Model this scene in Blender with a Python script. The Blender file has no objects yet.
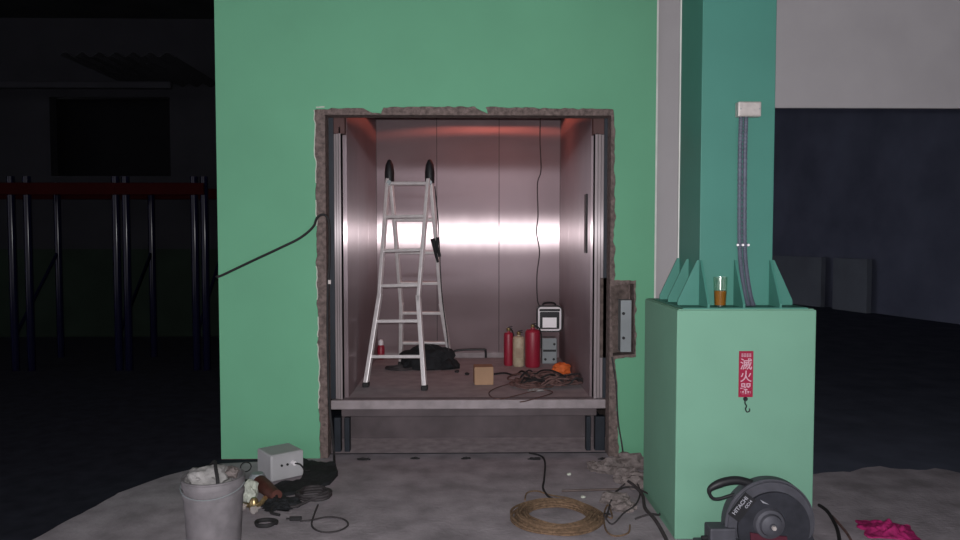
import bpy, bmesh, math, random
from mathutils import Vector, Matrix, noise

random.seed(7)
S = bpy.context.scene
COL = S.collection
PI = math.pi
F = 750.0
CAM = Vector((0, 0, 1.6))
PITCH = math.atan(34 / 750)
YAW = math.atan(14 / 750)

# ------------------------------------------------------------------ camera
cd = bpy.data.cameras.new('camera')
cam = bpy.data.objects.new('camera', cd)
COL.objects.link(cam)
cam.location = CAM
cam.rotation_euler = (PI / 2 - PITCH, 0, -YAW)
cd.sensor_width = 36
cd.lens = 36 * F / 960
cd.clip_start = 0.01
S.camera = cam
RM = cam.rotation_euler.to_matrix()


def ray(px, py):
    return RM @ Vector(((px - 480) / F, (270 - py) / F, -1))


def U(px, py, Y):
    d = ray(px, py)
    return CAM + d * (Y / d.y)


def UZ(px, py, z=0.0):
    d = ray(px, py)
    return CAM + d * ((z - CAM.z) / d.z)


def hit(px, py, P, n):
    d = ray(px, py)
    return CAM + d * ((P - CAM).dot(n) / d.dot(n))


# ------------------------------------------------------------------ materials
def srgb(r, g, b):
    f = lambda c: (c / 255 / 12.92) if c <= 10 else ((c / 255 + 0.055) / 1.055) ** 2.4
    return (f(r), f(g), f(b), 1)


def mat(name, col, rough=0.6, metal=0.0, vary=0.12, scale=6.0, bump=0.0, bscale=60.0, spec=0.3, stretch=None):
    m = bpy.data.materials.new(name)
    m.use_nodes = True
    nt = m.node_tree
    b = nt.nodes['Principled BSDF']
    b.inputs['Roughness'].default_value = rough
    b.inputs['Metallic'].default_value = metal
    b.inputs['Specular IOR Level'].default_value = spec
    tc = nt.nodes.new('ShaderNodeTexCoord')
    src = tc.outputs['Object']
    if stretch:
        mp = nt.nodes.new('ShaderNodeMapping')
        mp.inputs['Scale'].default_value = stretch
        nt.links.new(src, mp.inputs['Vector'])
        src = mp.outputs['Vector']
    n = nt.nodes.new('ShaderNodeTexNoise')
    n.inputs['Scale'].default_value = scale
    n.inputs['Detail'].default_value = 6
    nt.links.new(src, n.inputs['Vector'])
    r = nt.nodes.new('ShaderNodeValToRGB')
    c = Vector(col[:3])
    r.color_ramp.elements[0].position = 0.3
    r.color_ramp.elements[1].position = 0.7
    r.color_ramp.elements[0].color = (*(c * (1 - vary)), 1)
    r.color_ramp.elements[1].color = (*(c * (1 + vary)), 1)
    nt.links.new(n.outputs['Fac'], r.inputs['Fac'])
    nt.links.new(r.outputs['Color'], b.inputs['Base Color'])
    if bump:
        n2 = nt.nodes.new('ShaderNodeTexNoise')
        n2.inputs['Scale'].default_value = bscale
        n2.inputs['Detail'].default_value = 5
        nt.links.new(src, n2.inputs['Vector'])
        bp = nt.nodes.new('ShaderNodeBump')
        bp.inputs['Strength'].default_value = bump
        bp.inputs['Distance'].default_value = 0.01
        nt.links.new(n2.outputs['Fac'], bp.inputs['Height'])
        nt.links.new(bp.outputs['Normal'], b.inputs['Normal'])
    return m


def brushed(name, col, rough, aniso, wg=0.5, dcol=(0.33, 0.27, 0.28), bumpd=0.004, dist='BECKMANN'):
    """stainless sheet with vertical grain under a film of dust: stretched gloss over dull diffuse"""
    m = mat(name, dcol, 0.9, 0.0, 0.14, 2.0, spec=0.0)
    nt = m.node_tree
    b = nt.nodes['Principled BSDF']
    g = nt.nodes.new('ShaderNodeBsdfAnisotropic')
    g.inputs['Color'].default_value = (*col, 1)
    g.inputs['Roughness'].default_value = rough
    g.distribution = dist
    g.inputs['Anisotropy'].default_value = aniso
    t = nt.nodes.new('ShaderNodeTangent')
    t.direction_type = 'UV_MAP'
    t.uv_map = 'UVMap'
    nt.links.new(t.outputs['Tangent'], g.inputs['Tangent'])
    uv = nt.nodes.new('ShaderNodeUVMap')
    uv.uv_map = 'UVMap'
    mp = nt.nodes.new('ShaderNodeMapping')
    mp.inputs['Scale'].default_value = (3.0, 0.22, 1)
    n = nt.nodes.new('ShaderNodeTexNoise')
    n.inputs['Scale'].default_value = 3
    n.inputs['Detail'].default_value = 2
    bp = nt.nodes.new('ShaderNodeBump')
    bp.inputs['Strength'].default_value = 0.4
    bp.inputs['Distance'].default_value = bumpd
    nt.links.new(uv.outputs['UV'], mp.inputs['Vector'])
    nt.links.new(mp.outputs['Vector'], n.inputs['Vector'])
    nt.links.new(n.outputs['Fac'], bp.inputs['Height'])
    nt.links.new(bp.outputs['Normal'], g.inputs['Normal'])
    mx = nt.nodes.new('ShaderNodeMixShader')
    mx.inputs[0].default_value = wg
    nt.links.new(b.outputs[0], mx.inputs[1])
    nt.links.new(g.outputs[0], mx.inputs[2])
    nt.links.new(mx.outputs[0], nt.nodes['Material Output'].inputs['Surface'])
    return m


M = {}
M['green'] = mat('wall_green_paint', (0.118, 0.325, 0.195), 0.75, vary=0.04, scale=2, bump=0.05, bscale=150)
M['mint'] = mat('pedestal_mint_paint', (0.138, 0.290, 0.207), 0.7, vary=0.04, scale=3, bump=0.05, bscale=120)
M['teal'] = mat('column_teal_paint', (0.048, 0.175, 0.138), 0.55, vary=0.05, scale=3)
M['concrete'] = mat('broken_concrete', (0.135, 0.102, 0.094), 0.95, vary=0.45, scale=30, bump=1.0, bscale=60)
M['plaster'] = mat('pale_plaster_edge', (0.42, 0.44, 0.38), 0.9, vary=0.2, scale=30)
M['greywall'] = mat('grey_wall_paint', (0.35, 0.330, 0.338), 0.85, vary=0.05, scale=3)
M['white_trim'] = mat('white_edge', (0.55, 0.55, 0.52), 0.6)
M['dust'] = mat('dusty_concrete', (0.265, 0.235, 0.255), 0.95, vary=0.28, scale=5, bump=0.5, bscale=40)
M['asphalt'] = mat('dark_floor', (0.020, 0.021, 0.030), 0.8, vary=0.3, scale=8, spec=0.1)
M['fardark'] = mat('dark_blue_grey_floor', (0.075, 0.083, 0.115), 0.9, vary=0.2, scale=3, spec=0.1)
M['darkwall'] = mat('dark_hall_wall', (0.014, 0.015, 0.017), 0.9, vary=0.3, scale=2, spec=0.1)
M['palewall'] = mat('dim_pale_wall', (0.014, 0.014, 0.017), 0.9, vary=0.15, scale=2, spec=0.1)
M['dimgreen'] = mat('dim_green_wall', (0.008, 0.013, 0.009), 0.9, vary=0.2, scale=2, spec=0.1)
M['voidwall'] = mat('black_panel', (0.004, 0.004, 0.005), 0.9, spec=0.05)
M['beyond'] = mat('far_grey_wall', (0.105, 0.115, 0.165), 0.9, vary=0.2, scale=1, spec=0.1)
M['barrier'] = mat('low_grey_wall', (0.135, 0.15, 0.18), 0.9, vary=0.15, scale=1, spec=0.1)
M['steel'] = brushed('brushed_stainless', (0.74, 0.62, 0.64), 0.290, -0.812, 0.235, (0.21, 0.165, 0.175))
M['side'] = brushed('brushed_stainless_side', (0.74, 0.62, 0.64), 0.30, -0.84, 0.30, (0.21, 0.165, 0.175), 0.012, 'GGX')
M['jamb'] = brushed('jamb_stainless', (0.72, 0.64, 0.66), 0.36, -0.78, 0.10, (0.27, 0.23, 0.235), 0.004, 'GGX')
M['seam'] = mat('panel_seam', (0.05, 0.04, 0.045), 0.6)
M['plate'] = mat('floor_plate', (0.32, 0.30, 0.315), 0.6, 0.0, 0.16, 9, bump=0.15, bscale=80)
M['sill'] = mat('aluminium_sill', (0.25, 0.215, 0.222), 0.6, 0.1, 0.15, 12)
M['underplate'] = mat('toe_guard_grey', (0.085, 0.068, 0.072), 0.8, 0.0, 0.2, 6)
M['ledge'] = mat('pit_ledge_concrete', (0.40, 0.33, 0.345), 0.9, 0.0, 0.2, 12)
M['rail'] = mat('dark_blue_steel', (0.014, 0.018, 0.025), 0.5, 0.2, 0.2, 8)
M['oxide'] = mat('red_oxide_primer', (0.15, 0.06, 0.055), 0.8, vary=0.15, scale=4)
M['maroon'] = mat('dark_maroon_primer', (0.085, 0.045, 0.043), 0.8, vary=0.15, scale=4)
M['alu'] = mat('ladder_aluminium', (0.72, 0.68, 0.68), 0.42, 0.45, 0.08, 20)
M['black'] = mat('black_plastic', (0.012, 0.012, 0.014), 0.5, vary=0.2)
M['rubber'] = mat('black_rubber', (0.016, 0.015, 0.016), 0.7, vary=0.3)
M['blackcloth'] = mat('black_cloth', (0.013, 0.014, 0.016), 0.9, vary=0.4, scale=20, bump=0.4)
M['red'] = mat('extinguisher_red', (0.27, 0.012, 0.032), 0.45, vary=0.08, spec=0.5)
M['cream'] = mat('cream_cylinder', (0.42, 0.35, 0.25), 0.5, vary=0.15, scale=30)
M['brass'] = mat('brass', (0.32, 0.24, 0.12), 0.35, 0.8, 0.2, 30)
M['card'] = mat('brown_cardboard', (0.34, 0.21, 0.13), 0.85, vary=0.1)
M['orange'] = mat('orange_cloth', (0.62, 0.13, 0.03), 0.7, vary=0.2, scale=20)
M['cordbrown'] = mat('red_brown_cord', (0.10, 0.055, 0.05), 0.7, vary=0.5, scale=20)
M['cordgrey'] = mat('dark_grey_cord', (0.035, 0.03, 0.032), 0.7, vary=0.3, scale=20)
M['straw'] = mat('straw_rope', (0.135, 0.085, 0.052), 0.9, vary=0.45, scale=60, bump=0.5, bscale=200)
M['lightgrey'] = mat('light_grey_enamel', (0.34, 0.335, 0.345), 0.55, vary=0.06)
M['midgrey'] = mat('mid_grey_metal', (0.22, 0.24, 0.25), 0.5, 0.2, 0.1)
M['white'] = mat('white_enamel', (0.75, 0.72, 0.74), 0.5, vary=0.05)
M['lens'] = mat('white_lens', (0.95, 0.92, 0.94), 0.25, vary=0.02, spec=0.6)
M['bucket'] = mat('dirty_white_plastic', (0.155, 0.142, 0.150), 0.6, vary=0.22, scale=12)
M['rag'] = mat('dusty_grey_cloth', (0.24, 0.23, 0.225), 0.95, vary=0.3, scale=16, bump=0.5)
M['wood'] = mat('pale_wood', (0.36, 0.28, 0.20), 0.8, vary=0.2, scale=10)
M['sign'] = mat('sign_red', (0.25, 0.006, 0.035), 0.5, vary=0.08)
M['signwhite'] = mat('sign_white', (0.46, 0.27, 0.32), 0.5, vary=0.03)
M['conduit'] = mat('grey_conduit', (0.085, 0.095, 0.125), 0.6, 0.1, 0.15, 40)
M['jbox'] = mat('junction_box_grey', (0.42, 0.38, 0.36), 0.35, 0.3, 0.12, 40)
M['saw'] = mat('saw_grey_casting', (0.062, 0.062, 0.074), 0.55, 0.25, 0.15, 20)
M['sawdark'] = mat('saw_dark_guard', (0.022, 0.023, 0.030), 0.6, 0.2, 0.25, 20)
M['sawred'] = mat('saw_dark_red', (0.065, 0.012, 0.022), 0.5, vary=0.2)
M['letter'] = mat('pale_lettering', (0.26, 0.26, 0.29), 0.6)
M['pink'] = mat('magenta_cloth', (0.30, 0.012, 0.10), 0.85, vary=0.35, scale=25, bump=0.4)
M['rubble'] = mat('concrete_chunk', (0.15, 0.125, 0.12), 0.95, vary=0.35, scale=20, bump=0.6)
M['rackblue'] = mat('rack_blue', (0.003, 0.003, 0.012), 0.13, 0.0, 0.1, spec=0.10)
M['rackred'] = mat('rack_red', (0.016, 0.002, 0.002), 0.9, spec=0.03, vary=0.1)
M['tin'] = mat('corrugated_tin', (0.03, 0.03, 0.034), 0.25, 0.0, 0.1, spec=0.2)
M['rust'] = mat('rusty_red_tool', (0.075, 0.026, 0.02), 0.6, vary=0.3, scale=20)
M['rod'] = mat('rusty_steel_rod', (0.10, 0.075, 0.07), 0.6, 0.3, 0.2, 20)
M['cavity'] = mat('dark_mortar', (0.10, 0.075, 0.068), 0.95, vary=0.4, scale=25, bump=0.8)


def glassmat(name, col, rough=0.02):
    m = bpy.data.materials.new(name)
    m.use_nodes = True
    b = m.node_tree.nodes['Principled BSDF']
    b.inputs['Base Color'].default_value = (*col, 1)
    b.inputs['Transmission Weight'].default_value = 1
    b.inputs['Roughness'].default_value = rough
    b.inputs['IOR'].default_value = 1.45
    return m


gm = bpy.data.materials.new('clear_glass')
gm.use_nodes = True
nt_ = gm.node_tree
tr_ = nt_.nodes.new('ShaderNodeBsdfTransparent')
tr_.inputs['Color'].default_value = (0.95, 0.97, 0.94, 1)
gl_ = nt_.nodes.new('ShaderNodeBsdfGlossy')
gl_.inputs['Roughness'].default_value = 0.12
mx_ = nt_.nodes.new('ShaderNodeMixShader')
mx_.inputs[0].default_value = 0.05
nt_.links.new(tr_.outputs[0], mx_.inputs[1])
nt_.links.new(gl_.outputs[0], mx_.inputs[2])
nt_.links.new(mx_.outputs[0], nt_.nodes['Material Output'].inputs['Surface'])
M['glass'] = gm
M['amber'] = mat('amber_drink', (0.22, 0.085, 0.012), 0.2, vary=0.1, spec=0.5)


# ------------------------------------------------------------------ mesh helpers
def BM():
    return bmesh.new()


def box(bm, x0, x1, y0, y1, z0, z1, bev=0.0):
    g = bmesh.ops.create_cube(bm, size=1)
    vs = g['verts']
    c = Vector(((x0 + x1) / 2, (y0 + y1) / 2, (z0 + z1) / 2))
    for v in vs:
        v.co = Vector((v.co.x * abs(x1 - x0), v.co.y * abs(y1 - y0), v.co.z * abs(z1 - z0))) + c
    if bev:
        es = list({e for v in vs for e in v.link_edges})
        bmesh.ops.bevel(bm, geom=es, offset=bev, segments=2, affect='EDGES', profile=0.5)
    return bm


def smooth(pts, n=6, closed=False):
    pts = [Vector(p) for p in pts]
    out = []
    N = len(pts)
    rng = N if closed else N - 1
    for i in range(rng):
        if closed:
            p0, p1, p2, p3 = pts[(i - 1) % N], pts[i], pts[(i + 1) % N], pts[(i + 2) % N]
        else:
            p0, p1, p2, p3 = pts[max(i - 1, 0)], pts[i], pts[i + 1], pts[min(i + 2, N - 1)]
        for k in range(n):
            t = k / n
            out.append(0.5 * ((2 * p1) + (p2 - p0) * t + (2 * p0 - 5 * p1 + 4 * p2 - p3) * t * t + (3 * p1 - p0 - 3 * p2 + p3) * t ** 3))
    if not closed:
        out.append(pts[-1])
    return out


def tube(bm, pts, r, seg=8, closed=False, ridge=0.0):
    pts = [Vector(p) for p in pts]
    N = len(pts)
    rings = []
    up = None
    for i, p in enumerate(pts):
        if closed:
            t = pts[(i + 1) % N] - pts[i - 1]
        else:
            t = pts[min(i + 1, N - 1)] - pts[max(i - 1, 0)]
        if t.length < 1e-9:
            t = Vector((0, 0, 1))
        t.normalize()
        if up is None:
            up = Vector((0, 0, 1)) if abs(t.z) < 0.9 else Vector((1, 0, 0))
        a = (up - t * up.dot(t))
        if a.length < 1e-6:
            a = t.orthogonal()
        a.normalize()
        b = t.cross(a)
        up = a
        rr = r(i / max(1, N - 1)) if callable(r) else r
        if ridge and i % 2:
            rr *= (1 - ridge)
        rings.append([bm.verts.new(p + (a * math.cos(2 * PI * k / seg) + b * math.sin(2 * PI * k / seg)) * rr) for k in range(seg)])
    for i in range(N if closed else N - 1):
        A, B = rings[i], rings[(i + 1) % N]
        for k in range(seg):
            bm.faces.new((A[k], A[(k + 1) % seg], B[(k + 1) % seg], B[k]))
    if not closed:
        bm.faces.new(rings[0][::-1])
        bm.faces.new(rings[-1])
    return bm


def bar(bm, p0, p1, w, t, side=Vector((1, 0, 0)), bev=0.0):
    """rectangular bar; w along side, t across"""
    p0, p1 = Vector(p0), Vector(p1)
    d = (p1 - p0).normalized()
    a = (side - d * side.dot(d)).normalized()
    b = d.cross(a)
    q = []
    for p in (p0, p1):
        q.append([bm.verts.new(p + a * (sx * w / 2) + b * (sy * t / 2)) for sx, sy in ((-1, -1), (1, -1), (1, 1), (-1, 1))])
    fs = [bm.faces.new((q[0][k], q[0][(k + 1) % 4], q[1][(k + 1) % 4], q[1][k])) for k in range(4)]
    fs += [bm.faces.new(q[0][::-1]), bm.faces.new(q[1])]
    if bev:
        es = list({e for f in fs for e in f.edges})
        bmesh.ops.bevel(bm, geom=es, offset=bev, segments=2, affect='EDGES', profile=0.5)
    return bm


def lathe(bm, prof, seg=28, c=(0, 0, 0), axis='Z'):
    c = Vector(c)
    rings = []
    for r, z in prof:
        ring = []
        for k in range(seg):
            a = 2 * PI * k / seg
            if axis == 'Z':
                v = Vector((r * math.cos(a), r * math.sin(a), z))
            elif axis == 'Y':
                v = Vector((r * math.cos(a), z, r * math.sin(a)))
            else:
                v = Vector((z, r * math.cos(a), r * math.sin(a)))
            ring.append(bm.verts.new(c + v))
        rings.append(ring)
    for i in range(len(rings) - 1):
        for k in range(seg):
            bm.faces.new((rings[i][k], rings[i][(k + 1) % seg], rings[i + 1][(k + 1) % seg], rings[i + 1][k]))
    if prof[0][0] > 1e-5:
        bm.faces.new(rings[0][::-1])
    if prof[-1][0] > 1e-5:
        bm.faces.new(rings[-1])
    return bm


def prism(bm, poly, d0, d1, plane='XZ', holes=()):
    """extrude a 2-D outline (with holes) between d0 and d1 along the third axis"""
    def P(a, b, d):
        return {'XZ': Vector((a, d, b)), 'XY': Vector((a, b, d)), 'YZ': Vector((d, a, b))}[plane]
    es = []
    for loop in [poly] + list(holes):
        vs = [bm.verts.new(P(a, b, d0)) for a, b in loop]
        for i in range(len(vs)):
            es.append(bm.edges.new((vs[i], vs[(i + 1) % len(vs)])))
    g = bmesh.ops.triangle_fill(bm, use_beauty=True, use_dissolve=False, edges=es)
    fs = [f for f in g['geom'] if isinstance(f, bmesh.types.BMFace)]
    ex = bmesh.ops.extrude_face_region(bm, geom=fs)
    off = P(0, 0, d1) - P(0, 0, d0)
    for v in ex['geom']:
        if isinstance(v, bmesh.types.BMVert):
            v.co += off
    return bm


def lump(bm, c, sx, sy, sz, amp=0.25, freq=2.0, seed=0.0, sub=4, floor=None):
    g = bmesh.ops.create_icosphere(bm, subdivisions=sub, radius=1)
    c = Vector(c)
    for v in g['verts']:
        n = v.co.normalized()
        k = 1 + amp * noise.noise(n * freq + Vector((seed, seed * 1.7, 0))) + amp * 0.5 * noise.noise(n * freq * 2.7 + Vector((0, seed, seed)))
        v.co = c + Vector((n.x * sx, n.y * sy, n.z * sz)) * k
        if floor is not None and v.co.z < floor:
            v.co.z = floor
    return bm


def uvbox(bm, axis_u):
    uv = bm.loops.layers.uv.new('UVMap')
    for f in bm.faces:
        for l in f.loops:
            co = l.vert.co
            l[uv].uv = ((co.x if axis_u == 'x' else co.y), co.z)
    return bm


def link(name, bm, m, parent=None, world=True, sm=False):
    bmesh.ops.recalc_face_normals(bm, faces=bm.faces)
    me = bpy.data.meshes.new(name)
    bm.to_mesh(me)
    bm.free()
    if sm:
        for p in me.polygons:
            p.use_smooth = True
        me.set_sharp_from_angle(angle=math.radians(40))
    me.materials.append(m)
    o = bpy.data.objects.new(name, me)
    COL.objects.link(o)
    if parent is not None:
        o.parent = parent
        if world:
            W = Matrix.Identity(4)
            p = parent
            while p is not None:
                W = Matrix.LocRotScale(p.location, p.rotation_euler, p.scale) @ W
                p = p.parent
            me.transform(W.inverted())
    return o


def base_origin(o):
    """put a single mesh's origin at its base"""
    vs = [v.co for v in o.data.vertices]
    c = Vector(((min(v.x for v in vs) + max(v.x for v in vs)) / 2, (min(v.y for v in vs) + max(v.y for v in vs)) / 2, min(v.z for v in vs)))
    o.data.transform(Matrix.Translation(-c))
    o.location = c
    return o


def tag(o, label, cat, group=None, kind=None):
    o['label'] = label
    o['category'] = cat
    if group:
        o['group'] = group
    if kind:
        o['kind'] = kind
    return o


def single(name, bm, m, label, cat, group=None, sm=False):
    o = link(name, bm, m, sm=sm)
    base_origin(o)
    return tag(o, label, cat, group)


def thing(name, loc, label, cat, group=None, rz=0.0):
    o = bpy.data.objects.new(name, None)
    o.empty_display_size = 0.1
    COL.objects.link(o)
    o.location = loc
    o.rotation_euler = (0, 0, rz)
    return tag(o, label, cat, group)


def struct(name, bm, m, label, cat, parent=None, sm=False):
    o = link(name, bm, m, parent, sm=sm)
    if parent is None:
        o['kind'] = 'structure'
        o['label'] = label
        o['category'] = cat
    return o


def textmesh(bm, s, size, mtx, depth=0.0008, bold=0.0):
    cu = bpy.data.curves.new('lettering', 'FONT')
    cu.body = s
    cu.size = size
    cu.align_x = 'CENTER'
    cu.align_y = 'CENTER'
    cu.extrude = depth
    cu.offset = bold
    ob = bpy.data.objects.new('lettering', cu)
    COL.objects.link(ob)
    dg = bpy.context.evaluated_depsgraph_get()
    ev = ob.evaluated_get(dg)
    me = bpy.data.meshes.new_from_object(ev)
    me.transform(mtx)
    bm.from_mesh(me)
    bpy.data.objects.remove(ob)
    bpy.data.curves.remove(cu)
    bpy.data.meshes.remove(me)
    return bm


# ------------------------------------------------------------------ key measures
YW = 5.36                      # face of the green wall
YB = 7.48                      # back of the lift car
ZF = 0.38                      # lift car floor
XL, XR = -0.887, 0.938         # lift car side walls
OPL = U(326.5, 300, YW).x
OPR = U(610, 300, YW).x
OPT = U(466, 115, YW).z
WL = U(218, 236, YW).x
WR = U(654.5, 236, YW).x
ZTOP = 5.0

# ------------------------------------------------------------------ setting
bm = BM()
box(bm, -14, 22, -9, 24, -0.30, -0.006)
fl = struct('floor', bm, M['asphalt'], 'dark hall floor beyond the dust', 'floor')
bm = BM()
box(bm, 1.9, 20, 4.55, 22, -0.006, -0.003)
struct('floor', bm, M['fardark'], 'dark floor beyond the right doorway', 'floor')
# pale concrete dust spread over the floor in front of the lift
out = []
px = [(222, 463.5), (196, 468), (165, 476), (140, 485), (118, 493), (96, 506), (72, 518), (40, 536), (5, 552), (-60, 590), (-160, 690)]
for a, b in px:
    p = UZ(a, b)
    out.append((p.x, min(p.y, YW)))
out += [(-1.6, 1.2), (3.2, 1.2)]
for a, b in [(1180, 560), (1100, 500), (1010, 478), (960, 473), (948, 470), (935, 468), (918, 470), (900, 469), (880, 466), (862, 468), (850, 472), (835, 472), (815, 474)]:
    p = UZ(a, b)
    out.append((p.x, p.y))
out += [(WR, 5.10), (WR, YW + 0.0), (OPR + 0.02, YW), (OPR + 0.02, 5.455), (OPL - 0.02, 5.455), (OPL - 0.02, YW)]
# roughen the free edges
res = []
for i, (x, y) in enumerate(out):
    x2, y2 = out[(i + 1) % len(out)]
    res.append((x, y))
    L = math.hypot(x2 - x, y2 - y)
    if i < len(px) or (len(px) + 2 <= i < len(px) + 14):
        k = int(L / 0.05)
        for j in range(1, k):
            t = j / k
            n = noise.noise(Vector((x + (x2 - x) * t, y + (y2 - y) * t, 3)) * 9) * 0.035
            res.append((x + (x2 - x) * t + n * 0.6, y + (y2 - y) * t + n))
bm = BM()
prism(bm, res, -0.006, 0.0, 'XY')
struct('dust_layer', bm, M['dust'], '', '', fl)

# green front wall: concrete slab with the cut opening and the call-button cavity
cav = [U(611, 286, YW), U(634, 284, YW), U(635, 354, YW), U(613, 356, YW)]
outer = [(WL, -0.006), (OPL, -0.006), (OPL, OPT), (OPR, OPT), (OPR, -0.006), (WR, -0.006), (WR, ZTOP), (WL, ZTOP)]
bm = BM()
prism(bm, outer, YW + 0.004, YW + 0.14, 'XZ', [[(p.x, p.z) for p in cav]])
wf = struct('wall_front', bm, M['concrete'], 'green painted lift shaft wall around the rough opening', 'wall')


def jag(pts, step=0.02, amp=0.012, fr=22, seed=0):
    o = []
    for (x, y), (x2, y2) in zip(pts[:-1], pts[1:]):
        L = math.hypot(x2 - x, y2 - y)
        k = max(1, int(L / step))
        for j in range(k):
            t = j / k
            X, Y = x + (x2 - x) * t, y + (y2 - y) * t
            n1 = noise.noise(Vector((X * fr, Y * fr, seed))) * amp + noise.noise(Vector((X * fr * 0.3, Y * fr * 0.3, seed + 5))) * amp
            n2 = noise.noise(Vector((X * fr, Y * fr, seed + 9))) * amp
            o.append((X + n1, Y + n2))
    return o


def xz(px_, py_):
    p = U(px_, py_, YW)
    return (p.x, p.z)


edge = [xz(320, 459), xz(319, 380), xz(317, 280), xz(316, 200), xz(314.5, 110)]
edge += [xz(330, 108.5), xz(364, 108), xz(372, 113), xz(381, 114), xz(383, 107.5), xz(430, 106.5), xz(474, 107), xz(481, 112), xz(487, 113), xz(486, 107), xz(540, 108), xz(614, 109)]
edge += [xz(615, 160), xz(615, 220), xz(614.5, 280), xz(636, 280), xz(636, 357), xz(616, 359), xz(617, 410), xz(619, 457)]
inner = jag(edge, 0.018, 0.011)
poly = [(WL, 0)] + [(inner[0][0], 0)] + inner + [(inner[-1][0], 0), (WR, 0), (WR, ZTOP), (WL, ZTOP)]
bm = BM()
prism(bm, poly, YW - 0.004, YW + 0.004)
struct('green_paint', bm, M['green'], '', '', wf)
# chipped pale plaster showing along the paint edge
bm = BM()
for pts, w in ((edge[0:5], 0.007), ([xz(316, 107), xz(342, 107)], 0.010)):
    pts = jag(pts + [pts[-1]], 0.02, 0.010, seed=0)
    for a, b in zip(pts[:-1], pts[1:]):
        if noise.noise(Vector((a[0] * 5, a[1] * 5, 2))) > -0.10:
            bar(bm, (a[0], YW - 0.002, a[1]), (b[0], YW - 0.002, b[1]), w, 0.007)
struct('chipped_plaster_edge', bm, M['plaster'], '', '', wf)
bm = BM()
box(bm, cav[0].x - 0.05, cav[1].x + 0.05, YW + 0.142, YW + 0.16, cav[2].z - 0.05, cav[0].z + 0.05)
struct('cavity_back', bm, M['cavity'], '', '', wf)
# pale corner strip on the wall's right end
bm = BM()
box(bm, WR, WR + 0.012, YW - 0.006, YW + 0.14, 0, ZTOP)
struct('corner_bead', bm, M['white_trim'], '', '', wf)

bm = BM()
box(bm, WL, WL + 0.15, YW + 0.14, 7.9, -0.006, ZTOP)
struct('wall_shaft_left', bm, M['concrete'], 'left side wall of the lift shaft', 'wall')
bm = BM()
box(bm, WR - 0.15, WR, YW + 0.14, 7.9, -0.006, ZTOP)
struct('wall_shaft_right', bm, M['concrete'], 'right side wall of the lift shaft', 'wall')
bm = BM()
box(bm, WL, WR, 7.9, 8.05, -0.006, ZTOP)
struct('wall_shaft_back', bm, M['concrete'], 'back wall of the lift shaft', 'wall')

# grey wall to the right with the tall dark doorway
YG = 5.46
DT = U(860, 108, YG).z
bm = BM()
prism(bm, [(WR + 0.012, -0.006), (1.95, -0.006), (1.95, DT), (7.5, DT), (7.5, -0.006), (9.0, -0.006), (9.0, ZTOP), (WR + 0.012, ZTOP)], YG, YG + 0.03)
struct('wall_grey', bm, M['greywall'], 'light grey wall above the dark doorway behind the column', 'wall')
# far wall beyond the doorway, running obliquely
pa, pb = UZ(793, 303), UZ(960, 325)
d = (pb - pa)
p0 = pa - d * 2.2
p1 = pb + d * 0.9
bm = BM()
bar(bm, p0 + Vector((0, 0, 2.5)) + Vector((0.15, 0.1, 0)), p1 + Vector((0, 0, 2.5)) + Vector((0.15, 0.1, 0)), 0.15, 5.0, Vector((0.9, 0.4, 0)))
struct('wall_far', bm, M['beyond'], 'dark grey far wall seen through the right doorway', 'wall')
bm = BM()
for (xa, ya), (xb, yb) in (((775, 301), (826, 307)), ((838, 308.5), (872, 313))):
    q0, q1 = UZ(xa, ya), UZ(xb, yb)
    z = 1.12
    bar(bm, q0 + Vector((-0.1, -0.05, z / 2)), q1 + Vector((-0.1, -0.05, z / 2)), 0.12, z, Vector((0.9, 0.4, 0)))
struct('trim_1', bm, M['barrier'], 'low pale wall panels at the foot of the far wall', 'wall panel')

# hall to the left
YH = 12.0
wx0, wx1 = U(50, 130, YH).x, U(170, 130, YH).x
wz0, wz1 = U(100, 176, YH).z, U(100, 97, YH).z
bm = BM()
prism(bm, [(-14, 0), (WL, 0), (WL, ZTOP), (-14, ZTOP)], YH, YH + 0.2, 'XZ', [[(wx0, wz0), (wx1, wz0), (wx1, wz1), (wx0, wz1)]])
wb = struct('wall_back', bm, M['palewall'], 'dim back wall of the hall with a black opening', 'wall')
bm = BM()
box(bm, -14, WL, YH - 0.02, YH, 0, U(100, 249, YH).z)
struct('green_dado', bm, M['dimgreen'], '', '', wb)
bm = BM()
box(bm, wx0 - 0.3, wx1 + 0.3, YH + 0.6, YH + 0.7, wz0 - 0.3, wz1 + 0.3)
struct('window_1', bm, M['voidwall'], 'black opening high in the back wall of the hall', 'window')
bm = BM()
zg = U(80, 85, 11).z
box(bm, -9, U(172, 85, 11).x, 10.95, 11.05, zg - 0.05, zg + 0.05, 0.02)
struct('trim_2', bm, M['palewall'], 'horizontal steel girder above the black opening', 'girder')
bm = BM()
prism(bm, [(-9, 0), (-8.5, 0), (-8.5, 4.3), (5.0, 4.3), (5.0, 0), (YH, 0), (YH, ZTOP), (-9, ZTOP)], -14, -13.8, 'YZ')  # opening added to let sky light onto the pedestal and column sides
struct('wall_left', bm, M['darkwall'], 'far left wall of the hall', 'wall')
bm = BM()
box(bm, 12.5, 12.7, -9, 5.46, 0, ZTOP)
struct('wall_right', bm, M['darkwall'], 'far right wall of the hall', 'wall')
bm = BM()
prism(bm, [(-14, 0), (-11.0, 0), (-11.0, 4.3), (11.0, 4.3), (11.0, 0), (12.7, 0), (12.7, ZTOP), (-14, ZTOP)], -9.2, -9.0)  # wide opening added so sky light reflects in the steel car walls
struct('wall_rear', bm, M['darkwall'], 'hall wall behind the viewer with a wide opening added for sky light', 'wall')
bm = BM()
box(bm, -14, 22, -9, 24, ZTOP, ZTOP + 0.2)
struct('ceiling', bm, M['darkwall'], 'dark hall ceiling', 'ceiling')
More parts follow.
